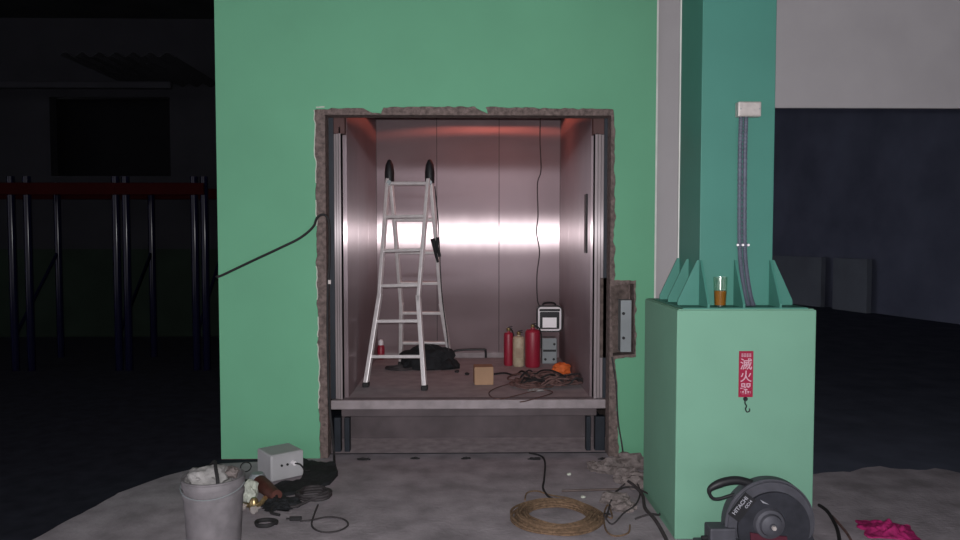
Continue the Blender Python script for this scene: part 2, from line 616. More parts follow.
for nm, b_ in (('wall_end', (-14, 22, 24, 24.2)), ('wall_outer', (22, 22.2, -9, 24))):
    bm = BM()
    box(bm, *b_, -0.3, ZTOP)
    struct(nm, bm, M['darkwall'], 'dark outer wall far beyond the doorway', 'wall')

# ------------------------------------------------------------------ pallet rack and awning in the dark hall
YR = 9.0
rk = thing('pallet_rack', (U(118, 300, YR).x, YR + 0.5, -0.006), 'blue and red steel pallet rack standing in the dark left hall', 'rack')
ups = [14, 30, 118, 128, 196, 206]
zt = U(100, 176, YR).z
for pxx in ups:
    for yy in ((YR, YR + 1.0) if pxx in (14, 118, 196) else (YR,)):
        x = U(pxx, 300, YR).x
        bm = BM()
        lathe(bm, [(0.045, 0.0), (0.045, zt)], 20, (x, yy, -0.006))
        link('upright', bm, M['rackblue'], rk, sm=True)
zb = U(100, 189, YR).z
for x0, x1 in ((U(-80, 190, YR).x, U(118, 190, YR).x), (U(118, 190, YR).x, U(206, 190, YR).x)):
    for yy in (YR - 0.06, YR + 1.06):
        bm = BM()
        box(bm, x0, x1, yy - 0.02, yy + 0.02, zb - 0.07, zb + 0.07, 0.008)
        link('beam', bm, M['rackred'], rk)
for i, (a, b) in enumerate(((14, 118), (118, 196))):
    for k in range(2):
        bm = BM()
        x = U(a if k == 0 else b, 300, YR).x
        bar(bm, (x, YR, 0.4), (x, YR + 1.0, 1.4), 0.03, 0.03)
        link('brace', bm, M['rackblue'], rk)
bm = BM()
za = U(100, 54, 10).z
xs = [U(60, 60, 10).x + i * 0.02 for i in range(int((U(178, 60, 10).x - U(60, 60, 10).x) / 0.02))]
top = [(x, za + 0.03 * math.sin(x * 2 * PI / 0.22)) for x in xs]
prism(bm, top + [(x, z - 0.006) for x, z in reversed(top)], 10.0, 12.0)
AW = single('corrugated_awning', bm, M['tin'], 'corrugated tin awning high over the racks in the dark hall', 'awning', sm=True)

# ------------------------------------------------------------------ lift car
car = thing('elevator_car', ((XL + XR) / 2, 6.5, -0.05), 'stainless steel freight lift car raised above the floor inside the rough opening', 'elevator')
ZC = 2.78
YC = 5.53
SX0, SX1 = U(331, 405, YC).x, U(605.5, 405, YC).x
bm = BM()
box(bm, XL, XR, YC + 0.10, YB, ZF - 0.06, ZF)
link('floor_plate', bm, M['plate'], car)
bm = BM()
box(bm, SX0, SX1, YC - 0.01, YC + 0.10, ZF - 0.065, ZF + 0.004, 0.006)
sl = link('sill', bm, M['sill'], car)
bm = BM()
for k in range(2):
    box(bm, XL - 0.05, XR + 0.05, YC + 0.02 + k * 0.035, YC + 0.03 + k * 0.035, ZF + 0.004, ZF + 0.006)
link('sill_groove', bm, M['seam'], sl)
bm = BM()
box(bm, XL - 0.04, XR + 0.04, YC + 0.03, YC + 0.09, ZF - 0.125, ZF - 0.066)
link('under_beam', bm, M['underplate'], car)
seams = [XL, U(437, 250, YB).x, U(499, 250, YB).x, XR]
for a, b in zip(seams[:-1], seams[1:]):
    bm = BM()
    box(bm, a + 0.003, b - 0.003, YB, YB + 0.03, ZF, ZC)
    link('back_panel', uvbox(bm, 'x'), M['steel'], car)
bm = BM()
box(bm, XL, XR, YB + 0.01, YB + 0.034, ZF, ZC)
link('panel_backing', bm, M['seam'], car)
for sx, X in ((-1, XL), (1, XR)):
    ys = [YC + 0.10, 6.2, 6.85, YB]
    for a, b in zip(ys[:-1], ys[1:]):
        bm = BM()
        box(bm, X, X + sx * 0.03, a + 0.002, b - 0.002, ZF, ZC)
        link('side_panel', uvbox(bm, 'y'), M['side'], car)
bm = BM()
box(bm, XL - 0.03, XR + 0.03, YC + 0.1, YB + 0.03, ZC, ZC + 0.04)
link('ceiling_panel', bm, M['oxide'], car)
bm = BM()
box(bm, SX0, SX1, YC, YC + 0.10, OPT + 0.02, ZC + 0.04)
link('door_header', bm, M['oxide'], car)
for e0, e1 in ((SX0, XL - 0.002), (XR + 0.002, SX1)):
    bm = BM()
    box(bm, e0, e1, YC + 0.02, YC + 0.10, 2.35, OPT + 0.02)
    link('header_bracket', bm, M['maroon'], car)
# dim reddish lamp under the car ceiling, hidden by the lintel
LX0, LX1 = U(440, 125, 6.8).x, U(550, 125, 6.8).x
bm = BM()
box(bm, LX0, LX1, 6.52, 7.08, ZC - 0.03, ZC - 0.001, 0.004)
link('lamp_housing', bm, M['oxide'], car)
cl_ = bpy.data.lights.new('car_lamp', 'AREA')
cl_.shape = 'RECTANGLE'
cl_.size = LX1 - LX0
cl_.size_y = 0.5
cl_.energy = 4.2
cl_.color = (1.0, 0.22, 0.15)
co_ = bpy.data.objects.new('car_lamp', cl_)
COL.objects.link(co_)
co_.location = ((LX0 + LX1) / 2, 6.80, ZC - 0.035)
# front jambs: stepped stainless returns
for e0, e1 in ((335.0, 342.0), (603.2, 594.0)):
    bm = BM()
    for k in range(3):
        yj = YC + 0.05 - k * 0.015
        a = U(e0 + (e1 - e0) * (k / 3), 300, yj).x
        b = U(e0 + (e1 - e0) * ((k + 0.93) / 3), 300, yj).x
        box(bm, min(a, b), max(a, b), yj, YC + 0.10, ZF + 0.004, 2.40 if e0 < 400 else 2.36, 0.003)
    link('door_jamb', uvbox(bm, 'x'), M['jamb'], car)
# pale strip low on the back wall, standing in for a reflected highlight
bm = BM()
box(bm, XL + 0.02, XR - 0.02, YB - 0.012, YB - 0.001, ZF, ZF + 0.055, 0.003)
link('highlight_strip', bm, M['sill'], car)
# operating panel on the right wall
bm = BM()
zt_, zb_ = U(587, 194, 5.81).z, U(587, 253, 5.81).z
box(bm, XR - 0.014, XR - 0.001, 5.765, 5.86, zb_, zt_, 0.004)
link('operating_panel', bm, M['black'], car)
# toe guard beneath the car and its guide posts
bm = BM()
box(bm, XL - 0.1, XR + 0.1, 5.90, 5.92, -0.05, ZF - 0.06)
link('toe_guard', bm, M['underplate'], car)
for pa_, w in (((338, 430), 0.05), ((347.5, 430), 0.04), ((588, 430), 0.035), ((599.5, 430), 0.075)):
    p = U(*pa_, 5.56)
    bm = BM()
    box(bm, p.x - w / 2, p.x + w / 2, 5.53, 5.60, -0.04, ZF - 0.127, 0.006)
    link('guide_post', bm, M['rail'], car)
# dark strips added in the gap between wall and car to give its shade
for X, s in ((OPL, 1), (OPR, -1)):
    bm = BM()
    x0, x1 = (U(330, 300, YW + 0.15).x, U(335, 300, YW + 0.15).x) if s > 0 else (U(603.0, 300, YW + 0.15).x, U(607.5, 300, YW + 0.15).x)
    box(bm, x0 - 0.01 if s > 0 else x0, x1 if s > 0 else x1 + 0.01, YW + 0.142, YW + 0.155, ZF + 0.02, 2.46)
    link('gap_shade_strip', bm, M['rail'], car)
bm = BM()
box(bm, OPL - 0.1, OPR + 0.1, 5.475, 5.899, -0.20, -0.004)
tr3 = struct('trim_3', bm, M['ledge'], 'concrete ledge of the lift pit below the raised car', 'ledge')
bm = BM()
box(bm, OPL, OPR, 5.456, 5.474, -0.005, 0.0015)
struct('joint_strip', bm, M['rail'], '', '', tr3)

# call-button back box set in the cavity
t = thing('call_button_box', U(625, 355, YW + 0.10), 'grey steel back box with two holes in the mortar cavity right of the opening', 'electrical box')
a, b = U(620.5, 300, YW + 0.06), U(631, 352, YW + 0.06)
bm = BM()
box(bm, a.x, b.x, YW + 0.05, YW + 0.142, b.z, a.z, 0.004)
link('housing', bm, M['midgrey'], t)
for yy in (313.5, 338):
    c = U(623.5, yy, YW + 0.05)
    bm = BM()
    lathe(bm, [(0.011, -0.004), (0.011, 0.0)], 16, (c.x, YW + 0.05, c.z), 'Y')
    link('knockout_hole', bm, M['black'], t)

# ------------------------------------------------------------------ column on its pedestal
YP = UZ(745, 538.5, 0).y
pl = U(676, 420, YP).x
pr = U(814.5, 420, YP).x
ptop = U(745, 310, YP).z
q_ = ray(645, 301)
pyb = pl / q_.x * q_.y
pd = thing('column_pedestal', ((pl + pr) / 2, (YP + pyb) / 2, 0), 'mint green square concrete pedestal carrying the teal steel column', 'pedestal')
bm = BM()
box(bm, pl, pr, YP, pyb, -0.005, ptop, 0.006)
link('block', bm, M['mint'], pd)
bm = BM()
box(bm, pl + 0.01, pr - 0.01, YP + 0.012, pyb - 0.01, ptop, ptop + 0.004)
link('grout_bed', bm, M['mint'], pd)

CY0 = YP + 0.17
q_ = ray(680, 150)
cl = U(701, 150, CY0).x
cr = U(774.5, 150, CY0).x
CY1 = cl / q_.x * q_.y
zc = ptop + 0.004
co = thing('steel_column', ((cl + cr) / 2, (CY0 + CY1) / 2, zc), 'teal green steel box column with gusseted foot on the mint pedestal', 'column')
bm = BM()
box(bm, cl, cr, CY0, CY1, zc, ZTOP, 0.004)
link('shaft', bm, M['teal'], co)
bm = BM()
box(bm, cl - 0.13, cr + 0.13, YP + 0.02, CY1 + 0.04, zc, zc + 0.006)
link('base_plate', bm, M['teal'], co)
gz = zc + 0.006
gh = 0.245
gw = 0.115
for y in (CY0 + 0.004, CY0 + 0.2, CY1 - 0.016):
    for s, X in ((-1, cl), (1, cr)):
        bm = BM()
        prism(bm, [(X, gz), (X + s * gw, gz), (X + s * gw, gz + 0.025), (X + s * 0.012, gz + gh), (X, gz + gh)], y, y + 0.012)
        link('gusset', bm, M['teal'], co)
for f in (0.015, 0.485, 0.97):
    x = cl + (cr - cl) * f
    bm = BM()
    prism(bm, [(CY0, gz), (CY0 - 0.145, gz), (CY0 - 0.145, gz + 0.02), (CY0 - 0.01, gz + gh), (CY0, gz + gh)], x - 0.006, x + 0.006, 'YZ')
    link('gusset', bm, M['teal'], co)
bm = BM()
box(bm, cl - 0.006, cl + 0.006, CY1, CY1 + 0.012, gz + gh * 0.95, ZTOP)
link('corner_strip', bm, M['white_trim'], co)

# junction box and conduits on the column
jx0, jx1 = U(737, 109, CY0 - 0.03), U(760, 117, CY0 - 0.03)
jz0, jz1 = U(748, 117, CY0 - 0.03).z, U(748, 102, CY0 - 0.03).z
t = thing('junction_box', ((jx0.x + jx1.x) / 2, CY0, jz0), 'small pale grey junction box high on the teal column', 'electrical box')
bm = BM()
box(bm, jx0.x, jx1.x, CY0 - 0.05, CY0, jz0, jz1, 0.006)
link('housing', bm, M['jbox'], t)
bm = BM()
box(bm, jx0.x + 0.006, jx1.x - 0.006, CY0 - 0.054, CY0 - 0.05, jz0 + 0.006, jz1 - 0.006, 0.002)
link('cover', bm, M['jbox'], t)
for x in (jx0.x + 0.012, jx1.x - 0.012):
    bm = BM()
    lathe(bm, [(0.004, -0.002), (0.004, 0)], 10, (x, CY0 - 0.054, (jz0 + jz1) / 2), 'Y')
    link('screw', bm, M['midgrey'], t)
cz = {}
for i, (o_, lab) in enumerate(((-0.013, 'left one of two grey flexible conduits running down the teal column'), (0.014, 'right one of two grey flexible conduits running down the teal column'))):
    pts = []
    for (a, b, dy) in ((743.5, 117.5, 0.020), (742.5, 150, 0.016), (742, 200, 0.016), (742, 240, 0.016), (743, 262, 0.018), (745.5, 282, 0.03), (748.5, 298, 0.045), (751, 308.5, 0.06)):
        p = U(a, b, CY0 - dy)
        pts.append(Vector((p.x + o_, CY0 - dy, p.z)))
    pts[0].z = jz0
    pts[-1].z = gz
    pp = smooth(pts, 20)
    bm = BM()
    tube(bm, pp, 0.0135, 8, ridge=0.2)
    single('flexible_conduit', bm, M['conduit'], lab, 'conduit', 'conduits on the teal column')
cxp = U(742.5, 245, CY0 - 0.03)
t = thing('conduit_clamp', (cxp.x, CY0, cxp.z), 'pale saddle clamp with bright screws over the two conduits', 'clamp')
bm = BM()
box(bm, cxp.x - 0.032, cxp.x + 0.034, CY0 - 0.034, CY0 - 0.029, cxp.z - 0.008, cxp.z + 0.008, 0.002)
link('strap', bm, M['conduit'], t)
for q in (-0.028, 0.0, 0.03):
    bm = BM()
    lathe(bm, [(0.006, -0.006), (0.007, 0)], 12, (cxp.x + q, CY0 - 0.034, cxp.z), 'Y')
    link('screw', bm, M['white'], t)

# glass with an amber drink on the pedestal rim
gp = U(720, 310, YP + 0.045)
g0 = Vector((gp.x, YP + 0.045, ptop + 0.0105))
t = thing('drinking_glass', g0, 'clear drinking glass half full of amber drink on the pedestal rim', 'glass')
bm = BM()
lathe(bm, [(0.001, 0.0), (0.030, 0.0), (0.038, 0.160), (0.0355, 0.160), (0.0285, 0.012), (0.001, 0.012)], 32)
link('tumbler', bm, M['glass'], t, world=False, sm=True)
bm = BM()
lathe(bm, [(0.001, 0.0125), (0.028, 0.0125), (0.0318, 0.088), (0.001, 0.088)], 32)
link('drink', bm, M['amber'], t, world=False, sm=True)

# fire extinguisher sign
sa, sb = U(739, 351, YP), U(752.5, 397, YP)
sw, sh = sb.x - sa.x, sa.z - sb.z
t = thing('fire_extinguisher_sign', ((sa.x + sb.x) / 2, YP, sb.z), 'small red upright sign with white characters on the mint pedestal', 'sign')
cx = (sa.x + sb.x) / 2
bm = BM()
box(bm, sa.x, sb.x, YP - 0.003, YP, sb.z, sa.z)
link('plate', bm, M['sign'], t)
bm = BM()
RX = Matrix.Rotation(PI / 2, 4, 'X')
for i, ch in enumerate('滅火器'):
    z = sa.z - sh * (0.30 + 0.265 * i)
    textmesh(bm, ch, sw * 0.85, Matrix.Translation((cx, YP - 0.0035, z)) @ RX, 0.0006, 0.0007)
link('lettering', bm, M['signwhite'], t)
bm = BM()
for i in range(4):
    x = cx + sw * (-0.27 + 0.18 * i)
    for q in range(3):
        box(bm, x - sw * 0.075, x + sw * 0.075, YP - 0.0042, YP - 0.003, sa.z - sh * (0.070 + 0.028 * q), sa.z - sh * (0.055 + 0.028 * q))
    box(bm, x - sw * 0.012, x + sw * 0.012, YP - 0.0042, YP - 0.003, sa.z - sh * 0.13, sa.z - sh * 0.05)
link('small_print', bm, M['signwhite'], t)
h = [U(745.5, 398, YP - 0.008), U(745, 403, YP - 0.012), U(746.5, 406, YP - 0.010), U(745.5, 409, YP - 0.02), U(747, 412, YP - 0.03), U(749.5, 411, YP - 0.03), U(749.5, 408.5, YP - 0.03)]
h = [Vector(U(745.5, 399, YP - 0.003))] + h
bm = BM()
tube(bm, smooth(h, 5), 0.0035, 8)
lathe(bm, [(0.012, -0.004), (0.012, 0.0)], 12, (h[0].x, YP, h[0].z), 'Y')
single('wall_hook', bm, M['black'], 'small black hook on the pedestal just below the red sign', 'hook')

# ------------------------------------------------------------------ ladder in the car
ld = thing('folding_ladder', (-0.48, 6.55, ZF), 'white aluminium folding stepladder with black tips standing in the lift car', 'ladder')
FL, FR = UZ(366, 383, ZF + 0.03), UZ(424.5, 386, ZF + 0.03)
RL, RR = UZ(401, 362, ZF + 0.03), UZ(451, 363, ZF + 0.03)
ty = (FL.y + FR.y + RL.y + RR.y) / 4
rung = (FR - FL).normalized()
TP = Vector((-0.5, ty - 0.03, 2.1))
nF = (FR - FL).cross(TP - FL).normalized()
nR = (RR - RL).cross(TP + Vector((0, 0.06, 0)) - RL).normalized()
hf = lambda a, b: hit(a, b, FL, nF)
hr = lambda a, b: hit(a, b, RL, nR)
fl_ = [hf(388, 179), hf(379.5, 297), FL]
fr_ = [hf(428.5, 179), hf(418.5, 299), FR]
rl_ = [hr(391, 180), hr(401.5, 306), RL]
rr_ = [hr(431, 180), hr(441.5, 306), RR]
for rail_ in (fl_, fr_, rl_, rr_):
    bm = BM()
    bar(bm, rail_[0], rail_[1] + (rail_[1] - rail_[0]).normalized() * 0.03, 0.030, 0.046, rung, 0.005)
    bar(bm, rail_[1] - (rail_[2] - rail_[1]).normalized() * 0.03, rail_[2], 0.036, 0.046, rung, 0.005)
    ro = link('rail', bm, M['alu'], ld)
    ft = rail_[2]
    bm = BM()
    box(bm, ft.x - 0.027, ft.x + 0.027, ft.y - 0.036, ft.y + 0.036, ZF, ZF + 0.038, 0.008)
    link('foot', bm, M['rubber'], ld)


def at(rail_, py):
    """point on a rail at a given image row"""
    best = None
    for a, b in zip(rail_[:-1], rail_[1:]):
        for k in range(101):
            p = a + (b - a) * (k / 100)
            v = RM.transposed() @ (p - CAM)
            y = 270 + F * v.y / v.z
            if best is None or abs(y - py) < best[0]:
                best = (abs(y - py), p)
    return best[1]


for py in (183.5, 217, 250.5, 285.5, 321.5, 357):
    a, b = at(fl_, py), at(fr_, py)
    bm = BM()
    bar(bm, a, b, 0.032, 0.026, nF, 0.004)
    link('rung', bm, M['alu'], ld)
for py in (219.5, 252, 283, 313, 343):
    a, b = at(rl_, py), at(rr_, py)
    bm = BM()
    bar(bm, a, b, 0.032, 0.026, nR, 0.004)
    link('rung', bm, M['alu'], ld)
for a, b in ((fl_[0], rl_[0]), (fr_[0], rr_[0])):
    m_ = (a + b) / 2
    bm = BM()
    lathe(bm, [(0.040, -0.03), (0.042, 0.06), (0.034, 0.125), (0.016, 0.165), (0.004, 0.172)], 16, m_)
    link('top_cap', bm, M['black'], ld, sm=True)
    bm = BM()
    lathe(bm, [(0.022, -0.012), (0.022, 0.012)], 14, m_ + Vector((0, -0.045, -0.03)), 'Y')
    link('hinge_bolt', bm, M['midgrey'], ld)
# black spring clip on the ladder's right rail and its thin lead
pc = at(rr_, 238) + Vector((0.0, -0.06, 0))
t = thing('spring_clamp', pc, 'black clamp hanging on the right side of the ladder', 'clamp')
bm = BM()
tube(bm, smooth([pc + Vector((-0.025, 0, 0.0)), pc + Vector((-0.01, 0, -0.07)), pc + Vector((0.0, 0, -0.13)), pc + Vector((0.02, 0, -0.21))], 4), lambda s: 0.022 - 0.012 * s, 8)
link('jaw', bm, M['black'], t)
bm = BM()
tube(bm, smooth([pc + Vector((0.02, 0, 0.01)), pc + Vector((0.012, 0, -0.07)), pc + Vector((0.03, 0, -0.13)), pc + Vector((0.035, 0, -0.16))], 4), 0.014, 8)
link('handle', bm, M['black'], t)
bm = BM()
pts = [at(rr_, 186) + Vector((0.03, -0.05, 0)), at(rr_, 215) + Vector((0.035, -0.06, 0)), pc + Vector((0.03, 0.0, 0.0)), at(rr_, 290) + Vector((0.015, -0.06, 0)), at(rr_, 330) + Vector((0.01, -0.06, 0)), at(rr_, 352) + Vector((0.0, -0.07, 0))]
tube(bm, smooth(pts, 8), 0.005, 6)
single('thin_lead', bm, M['cordgrey'], 'thin dark lead hanging down the right rear ladder leg', 'cable')

# ------------------------------------------------------------------ things in the car
bm = BM()
c = UZ(430, 368, ZF)
lump(bm, (c.x - 0.02, c.y + 0.02, ZF + 0.04), 0.24, 0.14, 0.17, 0.30, 1.8, 3.1, 4, ZF)
lump(bm, (c.x + 0.16, c.y + 0.0, ZF + 0.02), 0.11, 0.12, 0.07, 0.3, 2, 5.2, 3, ZF)
tube(bm, smooth([(c.x - 0.16, c.y - 0.03, ZF + 0.10), (c.x - 0.07, c.y - 0.06, ZF + 0.22), (c.x + 0.03, c.y - 0.05, ZF + 0.2), (c.x + 0.08, c.y - 0.05, ZF + 0.12)], 6), 0.008, 6)
single('black_bag', bm, M['blackcloth'], 'slumped black cloth bag on the car floor behind the ladder', 'bag', sm=True)
bm = BM()
c = UZ(400, 369, ZF)
pts = []
for k in range(46):
    a = k / 46 * 2 * PI * 3
    pts.append((c.x + (0.12 + 0.012 * math.sin(k)) * math.cos(a), c.y + 0.09 * math.sin(a), ZF + 0.008 + 0.004 * (k // 16) + 0.003 * math.sin(k * 1.7)))
tube(bm, smooth(pts, 3), 0.008, 6)
single('cable_loop', bm, M['cordgrey'], 'dark cable loops lying between the ladder legs', 'cable')
# red spray can at the left
c = UZ(381, 359, ZF)
t = thing('spray_can', (c.x, c.y, ZF), 'small red can with a pale cap near the left car wall', 'can')
bm = BM()
lathe(bm, [(0.001, 0), (0.034, 0), (0.036, 0.006), (0.036, 0.12), (0.026, 0.14)], 20)
link('body', bm, M['red'], t, world=False, sm=True)
bm = BM()
lathe(bm, [(0.024, 0.14), (0.026, 0.145), (0.024, 0.18), (0.012, 0.195)], 20)
link('cap', bm, M['white'], t, world=False, sm=True)
# black bent bar against the back wall
a = U(453, 350.5, YB - 0.06)
b = U(485, 350, YB - 0.06)
bm = BM()
tube(bm, smooth([(a.x - 0.05, YB - 0.10, ZF + 0.012), (a.x, YB - 0.07, a.z - 0.02), (a.x + 0.06, YB - 0.06, b.z), (b.x - 0.02, YB - 0.06, b.z + 0.006), (b.x + 0.005, YB - 0.06, b.z - 0.01), (b.x + 0.008, YB - 0.06, ZF + 0.010)], 6), 0.011, 8)
single('bent_bar', bm, M['black'], 'black bent bar standing low against the back wall of the car', 'bar')
# wooden batten standing against the back leg: short pale stick
# cardboard box
a, b = UZ(474, 385, ZF), UZ(493, 385, ZF)
t = thing('cardboard_box', ((a.x + b.x) / 2, a.y + 0.07, ZF), 'small brown cardboard box alone on the car floor', 'box', rz=0.06)
w = b.x - a.x
bm = BM()
box(bm, -w / 2, w / 2, -0.07, 0.07, 0, 0.145, 0.003)
link('body', bm, M['card'], t, world=False)
bm = BM()
box(bm, -w / 2 + 0.002, -0.001, -0.069, 0.069, 0.145, 0.148)
box(bm, 0.001, w / 2 - 0.002, -0.069, 0.069, 0.145, 0.148)
link('flap', bm, M['card'], t, world=False)
for i, (a, b, lab) in enumerate(((457, 372.5, 'tiny dark pebble on the car floor beside the bag'), (467, 375, 'tiny dark pebble on the car floor beside the cardboard box'))):
    c = UZ(a, b, ZF)
    bm = BM()
    lump(bm, (c.x, c.y, ZF + 0.010), 0.022, 0.018, 0.014, 0.3, 2, i, 2, ZF)
    single('pebble', bm, M['rubber'], lab, 'pebble')


# extinguishers
def extinguisher(px0, px1, pyt, pyb_, m, label, hose):
    c0 = UZ((px0 + px1) / 2, pyb_, ZF)
    r = (px1 - px0) / 2 * c0.y / F
    H = (pyb_ - pyt) * c0.y / F
    t = thing('fire_extinguisher', (c0.x, c0.y + r, ZF), label, 'fire extinguisher', 'cylinders beside the work light')
    hb = H - 0.05
    bm = BM()
    lathe(bm, [(0.001, 0.0), (r * 0.9, 0.0), (r, 0.015), (r, hb - r * 0.5), (r * 0.95, hb - r * 0.25), (r * 0.78, hb - r * 0.06), (r * 0.3, hb), (r * 0.28, hb + 0.015)], 28)
    link('cylinder', bm, m, t, world=False, sm=True)
    bm = BM()
    lathe(bm, [(0.018, hb + 0.012), (0.020, hb + 0.02), (0.020, hb + 0.04), (0.010, hb + 0.045)], 16)
    link('valve', bm, M['brass'], t, world=False, sm=True)
    bm = BM()
    bar(bm, (-0.01, 0, hb + 0.045), (0.035, -0.012, hb + 0.055), 0.018, 0.006, Vector((0, 1, 0)))
    bar(bm, (-0.01, 0, hb + 0.035), (0.035, -0.012, hb + 0.035), 0.018, 0.006, Vector((0, 1, 0)))
    link('lever', bm, M['black'], t, world=False)
    bm = BM()
    if hose:
        tube(bm, smooth([(-0.015, 0, hb + 0.03), (-r * 0.9, -0.01, hb + 0.01), (-r - 0.012, -0.01, hb - 0.08), (-r - 0.010, -0.01, hb * 0.35)], 6), 0.008, 8)
        link('hose', bm, M['rubber'], t, world=False)
    elif m is M['cream']:
        box(bm, -r * 0.55, r * 0.55, -r - 0.001, -r * 0.8, hb * 0.3, hb * 0.62)
        link('paper_label', bm, M['wood'], t, world=False)
    else:
        tube(bm, smooth([(0.012, 0, hb + 0.03), (r * 0.8, -0.01, hb + 0.012), (r + 0.008, -0.01, hb - 0.06), (r + 0.008, -0.01, hb * 0.5)], 6), 0.006, 8)
        link('hose', bm, M['rubber'], t, world=False)


extinguisher(504, 513.5, 327, 366, M['red'], 'slim red extinguisher leftmost beside the cream cylinder', False)
extinguisher(513, 525, 331, 367, M['cream'], 'cream coloured cylinder standing between two red extinguishers', False)
extinguisher(525.5, 541, 324, 368, M['red'], 'wide red extinguisher right of the cream cylinder', False)

# grey toolbox-like power box under the work light
a, b = UZ(542, 364, ZF), UZ(557, 364, ZF)
t = thing('power_socket_box', ((a.x + b.x) / 2, a.y + 0.06, ZF), 'upright grey socket box on the car floor below the work light', 'electrical box')
w = (b.x - a.x)
bm = BM()
box(bm, -w / 2, w / 2, -0.06, 0.06, 0, 0.25, 0.008)
link('housing', bm, M['midgrey'], t, world=False)
bm = BM()
box(bm, -w / 2 + 0.01, w / 2 - 0.01, -0.064, -0.058, 0.118, 0.138)
link('slot', bm, M['black'], t, world=False)
for x, z in ((-0.04, 0.045), (0.04, 0.045), (0.045, 0.19)):
    bm = BM()
    lathe(bm, [(0.012, -0.066), (0.012, -0.058)], 14, (x, 0, z), 'Y')
    link('socket', bm, M['black'], t, world=False)

# work light hanging on its cable
Yl = 7.16
c = U(549.5, 318, Yl)
t = thing('work_light', (c.x, Yl, U(549, 331, Yl).z), 'white framed square work light hanging on a cable above the grey socket box', 'work light')
fw = 24 * Yl / F / 2
z0, z1 = U(549, 331, Yl).z, U(549, 306.5, Yl).z


def rrect(x0, x1, z0, z1, r, n=5):
    o = []
    for cx_, cz_, a0 in ((x1 - r, z1 - r, 0), (x0 + r, z1 - r, PI / 2), (x0 + r, z0 + r, PI), (x1 - r, z0 + r, 1.5 * PI)):
        for k in range(n + 1):
            a = a0 + k / n * PI / 2
            o.append((cx_ + r * math.cos(a), cz_ + r * math.sin(a)))
    return o


bm = BM()
prism(bm, rrect(c.x - fw - 0.008, c.x + fw + 0.008, z0 - 0.008, z1 + 0.008, 0.042), Yl + 0.0, Yl + 0.07)
link('housing', bm, M['black'], t)
bm = BM()
prism(bm, rrect(c.x - fw + 0.004, c.x + fw - 0.004, z0 + 0.004, z1 - 0.004, 0.033), Yl - 0.014, Yl + 0.004, 'XZ', [rrect(c.x - fw + 0.020, c.x + fw - 0.020, z0 + 0.02, z1 - 0.05, 0.012)])
link('frame', bm, M['white'], t)
bm = BM()
box(bm, c.x - fw + 0.016, c.x + fw - 0.016, Yl - 0.020, Yl - 0.012, z1 - 0.045, z1 - 0.022, 0.003)
link('top_vent', bm, M['black'], t)
bm = BM()
box(bm, c.x - fw + 0.020, c.x + fw - 0.020, Yl - 0.004, Yl + 0.001, z0 + 0.02, z1 - 0.05)
link('reflector', bm, M['black'], t)
bm = BM()
box(bm, U(542.5, 322, Yl).x, U(556.5, 322, Yl).x, Yl - 0.008, Yl - 0.003, U(549, 327.5, Yl).z, U(549, 317.5, Yl).z)
link('lens', bm, M['lens'], t)
bm = BM()
tube(bm, smooth([(c.x - 0.06, Yl + 0.03, z1 - 0.01), (c.x - 0.055, Yl + 0.03, z1 + 0.025), (c.x, Yl + 0.03, z1 + 0.035), (c.x + 0.055, Yl + 0.03, z1 + 0.025), (c.x + 0.06, Yl + 0.03, z1 - 0.01)], 5), 0.009, 8)
link('handle', bm, M['black'], t)
bm = BM()
pts = []
for a, b in ((540.5, 112), (540, 140), (541, 170), (537.5, 184), (538, 215), (536.5, 232), (539.5, 252), (537, 275), (537.5, 300), (541, 308)):
    pts.append(U(a, b, Yl + 0.04))
pts[0].z = ZC
tube(bm, smooth(pts, 8), 0.0055, 6)
single('hanging_cable', bm, M['cordgrey'], 'thin dark cable dropping from the car ceiling to the work light', 'cable')

# tangled cord heap and orange rag
bm = BM()
c = UZ(552, 385, ZF)
for k in range(20):
    ox, oy = random.uniform(-0.24, 0.24), random.uniform(-0.13, 0.22)
    pts = []
    R0 = random.uniform(0.09, 0.17)
    ph = random.random() * 6
    for j in range(9):
        a = ph + j / 9 * 2 * PI
        pts.append((c.x + ox + R0 * 1.25 * math.cos(a) * random.uniform(0.7, 1.1), c.y + oy + R0 * 0.7 * math.sin(a) * random.uniform(0.7, 1.1), ZF + 0.009 + random.uniform(0, 0.10) * (1 - min(1, abs(ox) * 3))))
    tube(bm, smooth(pts, 5, True), 0.0085, 6, True)
single('tangled_cord', bm, M['cordbrown'], 'heap of tangled red brown cords at the right side of the car floor', 'cord', sm=True)
bm = BM()
pts = [UZ(a, b, ZF + 0.007) for a, b in ((528, 372), (520, 380), (496, 388), (489, 394), (500, 399), (530, 392), (545, 390), (552, 393), (530, 400), (520, 402))]
tube(bm, smooth(pts, 8), 0.0045, 6)
single('loose_wire', bm, M['cordbrown'], 'loose dark wire curling over the front of the car floor', 'wire')
bm = BM()
pts = [UZ(a, b, ZF + 0.008) for a, b in ((494, 374), (505, 373), (515, 375), (522, 371), (530, 376))]
tube(bm, smooth(pts, 8), 0.008, 6)
single('black_wire', bm, M['rubber'], 'short black wire between the cardboard box and the extinguishers', 'wire')
bm = BM()
c = UZ(553, 385, ZF)
for k in range(7):
    ox, oy = random.uniform(-0.24, 0.22), random.uniform(-0.12, 0.16)
    R0, ph = random.uniform(0.08, 0.15), random.random() * 6
    pts = [(c.x + ox + R0 * 1.2 * math.cos(ph + j / 9 * 2 * PI) * random.uniform(0.7, 1.1), c.y + oy + R0 * 0.7 * math.sin(ph + j / 9 * 2 * PI) * random.uniform(0.7, 1.1), ZF + 0.03 + random.uniform(0, 0.09) * (1 - min(1, abs(ox) * 3))) for j in range(9)]
    tube(bm, smooth(pts, 5, True), 0.007, 6, True)
single('extension_cord', bm, M['rubber'], 'black cord looped through the heap of red brown cords', 'cord', sm=True)
c = UZ(562, 375, ZF)
bm = BM()
